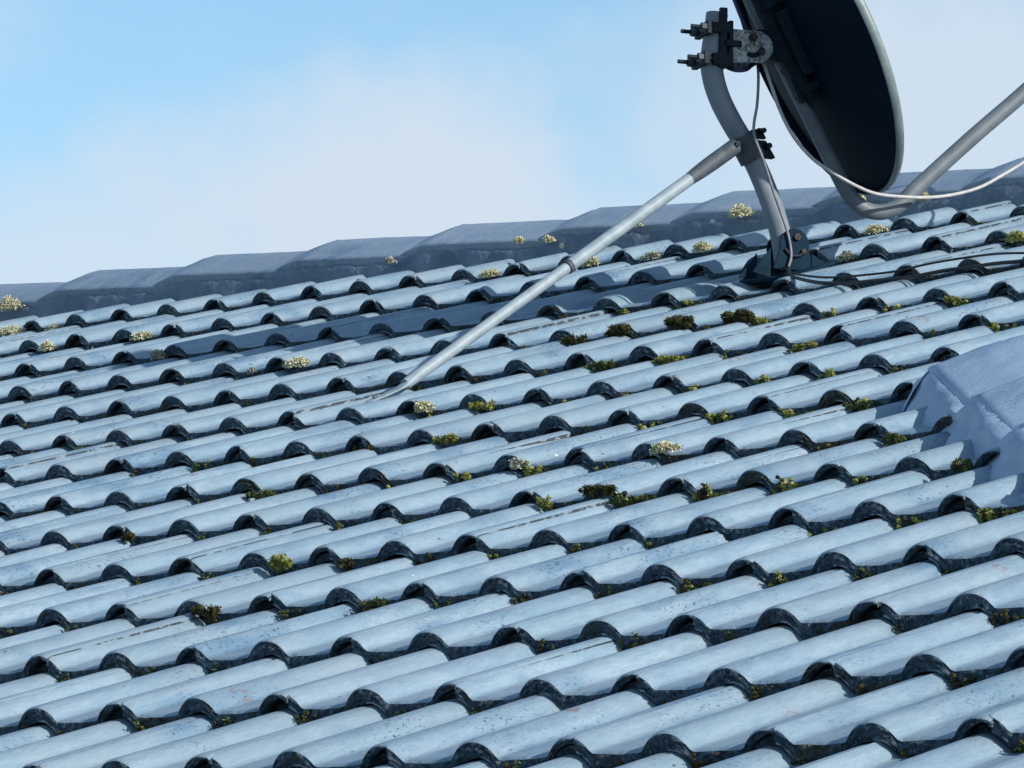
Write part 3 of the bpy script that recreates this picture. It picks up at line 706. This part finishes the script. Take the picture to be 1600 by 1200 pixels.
LG, MG = 'lichen clumps on the roof', 'moss cushions in the tile gaps'
LI = [
 ('big cream lichen clump by the ridge mortar at the far left edge', 0, .085, .010, .066, mat_lichen, -.172),
 ('broad cream lichen clump in the first tile gap, at the left edge', 1, .242, -.012, .066, mat_lichen, None),
 ('thin cream lichen strip in the first tile gap, second clump from the left', 1, .384, -.016, .046, mat_lichen_g, None),
 ('cream and green lichen clump in the second tile gap, towards the left', 2, .966, -.014, .050, mat_lichen, None),
 ('pale lichen strip in the second tile gap, leftmost clump of that gap', 2, .668, -.014, .036, mat_lichen, None),
 ('small pale lichen in the fourth gap, left of the bright round clump', 4, 1.880, -.018, .020, mat_lichen_g, None),
 ('bright cream lichen ball in the fourth tile gap, above and left of the stay foot', 4, 2.006, -.012, .050, mat_lichen, None),
 ('grey lichen patch in the third tile gap, left of the stay', 3, 1.313, -.014, .034, mat_lichen_g, None),
 ('ragged cream lichen hanging in the sixth gap, just below the stay foot', 6, 2.890, -.018, .033, mat_lichen, None),
 ('large speckled cream and green lichen in the eighth gap, mid roof', 8, 3.943, -.014, .046, mat_lichen, None),
 ('cream lichen tuft in the first gap, left of where the stay crosses it', 1, 1.734, -.010, .044, mat_lichen, None),
 ('cream lichen tuft in the first gap, touching the right of the stay', 1, 2.025, -.012, .034, mat_lichen, None),
 ('flat cream lichen in the first gap, between the stay and the mast', 1, 2.195, -.014, .044, mat_lichen_g, None),
 ('pointed cream lichen in the first gap, nearest the mast on its left', 1, 2.330, -.008, .036, mat_lichen, None),
 ('pale green lichen beside a tile end in the eighth gap, left of the large clump', 8, 3.633, -.020, .027, mat_lichen_g, None),
 ('long cream lichen strip under the bend of the feed arm', 1, 2.785, -.014, .046, mat_lichen, None),
 ('small cream lichen at the right end of the dish foot', 2, 2.935, -.018, .032, mat_lichen_g, None),
 ('yellow lichen in the second gap at the far right edge', 2, 3.349, -.018, .034, mat_lichen_y, None),
 ('cream lichen clump on the ridge mortar, left one of a small pair', 0, 1.700, .019, .022, mat_lichen, -.172),
 ('cream lichen clump on the ridge mortar, right one of a small pair', 0, 1.783, .013, .024, mat_lichen, -.172),
 ('long cream lichen on the ridge mortar just behind the stay', 0, 2.022, .024, .038, mat_lichen, -.172),
 ('largest round cream lichen on the ridge mortar, left of the mast', 0, 2.320, .022, .052, mat_lichen, -.172),
 ('small cream lichen below the ridge mortar, above the middle of the roof', 0, 1.316, .008, .024, mat_lichen_g, -.176),
 ('cream lichen on the ridge mortar directly below the dish', 0, 2.637, .026, .030, mat_lichen, -.172),
 ('cream lichen on the ridge mortar right of the feed arm, under the white cable', 0, 2.802, .010, .032, mat_lichen, -.176),
]
for i, (lb, r, X, z, w, mt, y) in enumerate(LI):
    put('lichen_clump', lb, 'lichen', r, X, z + (zq(X, rowY(r)) if r == 0 else 0), w, mt, w * (.8 if r == 0 or w < .04 else .5), y, 1.0 if w > .03 else .6, 300 + i, LG)
MO = [
 ('green brown moss over the arched tile end in the fourth gap, right one of two', 4, 3.138, -.012, .050, mat_moss_b, .030),
 ('green brown moss over the arched tile end in the fourth gap, left one of two', 4, 3.000, -.010, .046, mat_moss_b, .030),
 ('dark brown moss on a tile end in the fourth gap, below the mast shadow', 4, 2.845, -.012, .044, mat_moss_b, .022),
 ('olive moss beside a tile end in the fourth gap, nearest the stay', 4, 2.735, -.022, .040, mat_moss_b, .020),
 ('small round yellow green moss ball in the fourth gap', 4, 3.188, -.024, .024, mat_moss_y, .018),
 ('long yellow green moss strip in the fifth gap', 5, 3.214, -.028, .054, mat_moss_y, .017),
 ('long deep green moss strip in the fifth gap, left of the yellow one', 5, 3.040, -.027, .060, mat_moss_g, .020),
 ('yellow green moss against a tile end in the sixth gap', 6, 3.035, -.022, .036, mat_moss_y, .020),
 ('bright yellow moss tuft alone in the tenth gap', 10, 3.663, -.020, .032, mat_moss_y, .026),
 ('olive moss clinging to the right flank of a tile end in the eleventh gap', 11, 3.792, -.020, .034, mat_moss_b, .026),
 ('three rounded yellow green moss balls in a row in the seventh gap', 7, 3.200, -.024, .046, mat_moss_y, .018),
 ('green moss strip under a tile edge in the eighth gap, left part', 8, 3.054, -.030, .054, mat_moss_g, .015),
 ('yellow brown moss in the seventh gap, left of the three balls', 7, 3.008, -.027, .030, mat_moss_b, .017),
 ('light green moss ball in the ninth gap, mid roof', 9, 3.942, -.023, .024, mat_moss_y, .018),
 ('olive moss lump in the tenth gap, right of the bright yellow tuft', 10, 3.795, -.028, .024, mat_moss_b, .018),
 ('pair of small green moss balls in the eleventh gap', 11, 4.130, -.026, .030, mat_moss_g, .015),
 ('dark moss covering an arched tile end in the ninth gap', 9, 4.052, -.010, .046, mat_moss_b, .022),
 ('dark green moss spilling right of a mossy tile end in the ninth gap', 9, 4.115, -.030, .046, mat_moss_g, .018),
 ('yellow moss in the fourth gap, to the right below the black cables', 4, 3.633, -.022, .022, mat_moss_y, .016),
 ('pale moss strip in the fifth gap, right of the long yellow one', 5, 3.528, -.028, .040, mat_moss_y, .014),
 ('green moss cushion against the hip mortar, the largest there', 8, 4.463, -.040, .030, mat_moss_g, .026),
 ('green moss against the hip mortar, uppermost of four', 8, 4.400, -.030, .026, mat_moss_g, .022),
 ('green moss ball against the hip mortar, third from the top', 9, 4.741, -.020, .022, mat_moss_g, .024),
 ('flat green moss on a tile beside the hip, lowest of four', 9, 4.800, -.048, .028, mat_moss_g, .012),
 ('olive moss lump right of a tile end in the ninth gap, near the left edge', 9, 3.034, -.024, .022, mat_moss_b, .018),
 ('dark green moss filling the gap left of the tile end nearest the hip head', 7, 4.095, -.030, .040, mat_moss_g, .016),
]
for i, (lb, r, X, z, w, mt, h) in enumerate(MO):
    put('moss_cushion', lb, 'moss', r, X, z, w, mt, h, rowY(r) - (.008 if z > -.03 else .012), 1.0, 500 + i, MG)

# litter and small moss that has collected under the tile edges: nobody could count it
rs = np.random.RandomState(77); mb = MB()
for r in range(1, 17):
    Y = rowY(r); mossy = math.exp(-((r - 7.0) / 4.2) ** 2)
    for X in np.arange(-1.2, 7, .0065):
        Xr = X - rowX(r); ph = abs((Xr + .075) % .15 - .075)
        if ph < .034: continue
        side_ = min(max((X - (1.2 + .20 * r)) / 1.2, .2), 1.0); mossy = math.exp(-((r - 7.0) / 4.4) ** 2) * side_
        big = .5 + .5 * math.sin(X * 5.1 + r * 2.3) * math.sin(X * 1.7 - r)
        if rs.rand() > .45 + .55 * mossy * big: continue
        if not in_view((X, Y, -.03), 250): continue
        mi = 0 if rs.rand() < .42 else (1 if rs.rand() < .55 else 2)
        if big * mossy > .22 and rs.rand() < .6: mi = 3
        if r <= 2 and rs.rand() < .12: mi = 4
        side = ((Xr + .075) % .15 - .075) ; side = 1.0 if side > 0 else .45
        hgt = rs.uniform(.22, .72) * (.6 + .4 * side) + .95 * mossy * big * rs.rand() * side
        for q in range(1 + int(hgt * 5)):
            sz = rs.uniform(.0018, .0038) * (1 + .5 * mossy * big)
            zz = zq(X, Y) - RH - DROP + .003 + .0050 * q; yy = Y - rs.uniform(.001, .008) + .0006 * q; xx = X + rs.normal(0, .002)
            lump(mb, (xx, yy, zz), sz, rs, (1.3, 1, 1), False, mi)
            if mi in (1, 2, 3):
                for j in range(5):
                    d = rs.normal(size=3); d[2] = abs(d[2]); frond(mb, np.array((xx, yy - .002, zz)) + d * .0012, d, rs.uniform(.002, .004), rs.uniform(.0006, .0012), rs, mi)
lit = bpy.data.objects.new('moss', mb.mesh('moss', [mat_debris, mat_moss_b, mat_moss_g, mat_moss_y, mat_lichen_g])); C.objects.link(lit)
lit.matrix_world = RX.copy(); lit['label'] = 'dark litter and small moss lodged under the tile edges'; lit['category'] = 'moss'; lit['kind'] = 'stuff'

# a dead red leaf caught under a tile end
mb = MB(); ly = rowY(14) - .012; lx = 4.225
rows = [[(-.022 + .006 * i, -.004 * math.sin(i) - .002 * j * (3 - abs(i - 3.5)), .002 * math.sin(i * 1.3) + .0025 * j * j) for j in range(-2, 3)] for i in range(8)]
mb.grid(rows, 0, True); thing('dead_leaf', 'curled dead red leaf caught under a tile end near the bottom left', 'leaf', (lx, ly, -.020), None, None, mb.mesh('dead_leaf', mat_leaf))

# ------------------------------------------------------------------ ground
mb = MB(); n = 41; rs = np.random.RandomState(3)
ext = [math.copysign(abs(t) ** 3 * 1500, t) for t in np.linspace(-1, 1, n)]
mb.grid([[(x, y, 0 if abs(x) < 30 and abs(y) < 30 else rs.normal(0, .15)) for y in ext] for x in ext], 0, True)
g = bpy.data.objects.new('ground', mb.mesh('ground', mat_ground)); C.objects.link(g); g.location = (0, 0, -3.75); g['kind'] = 'structure'
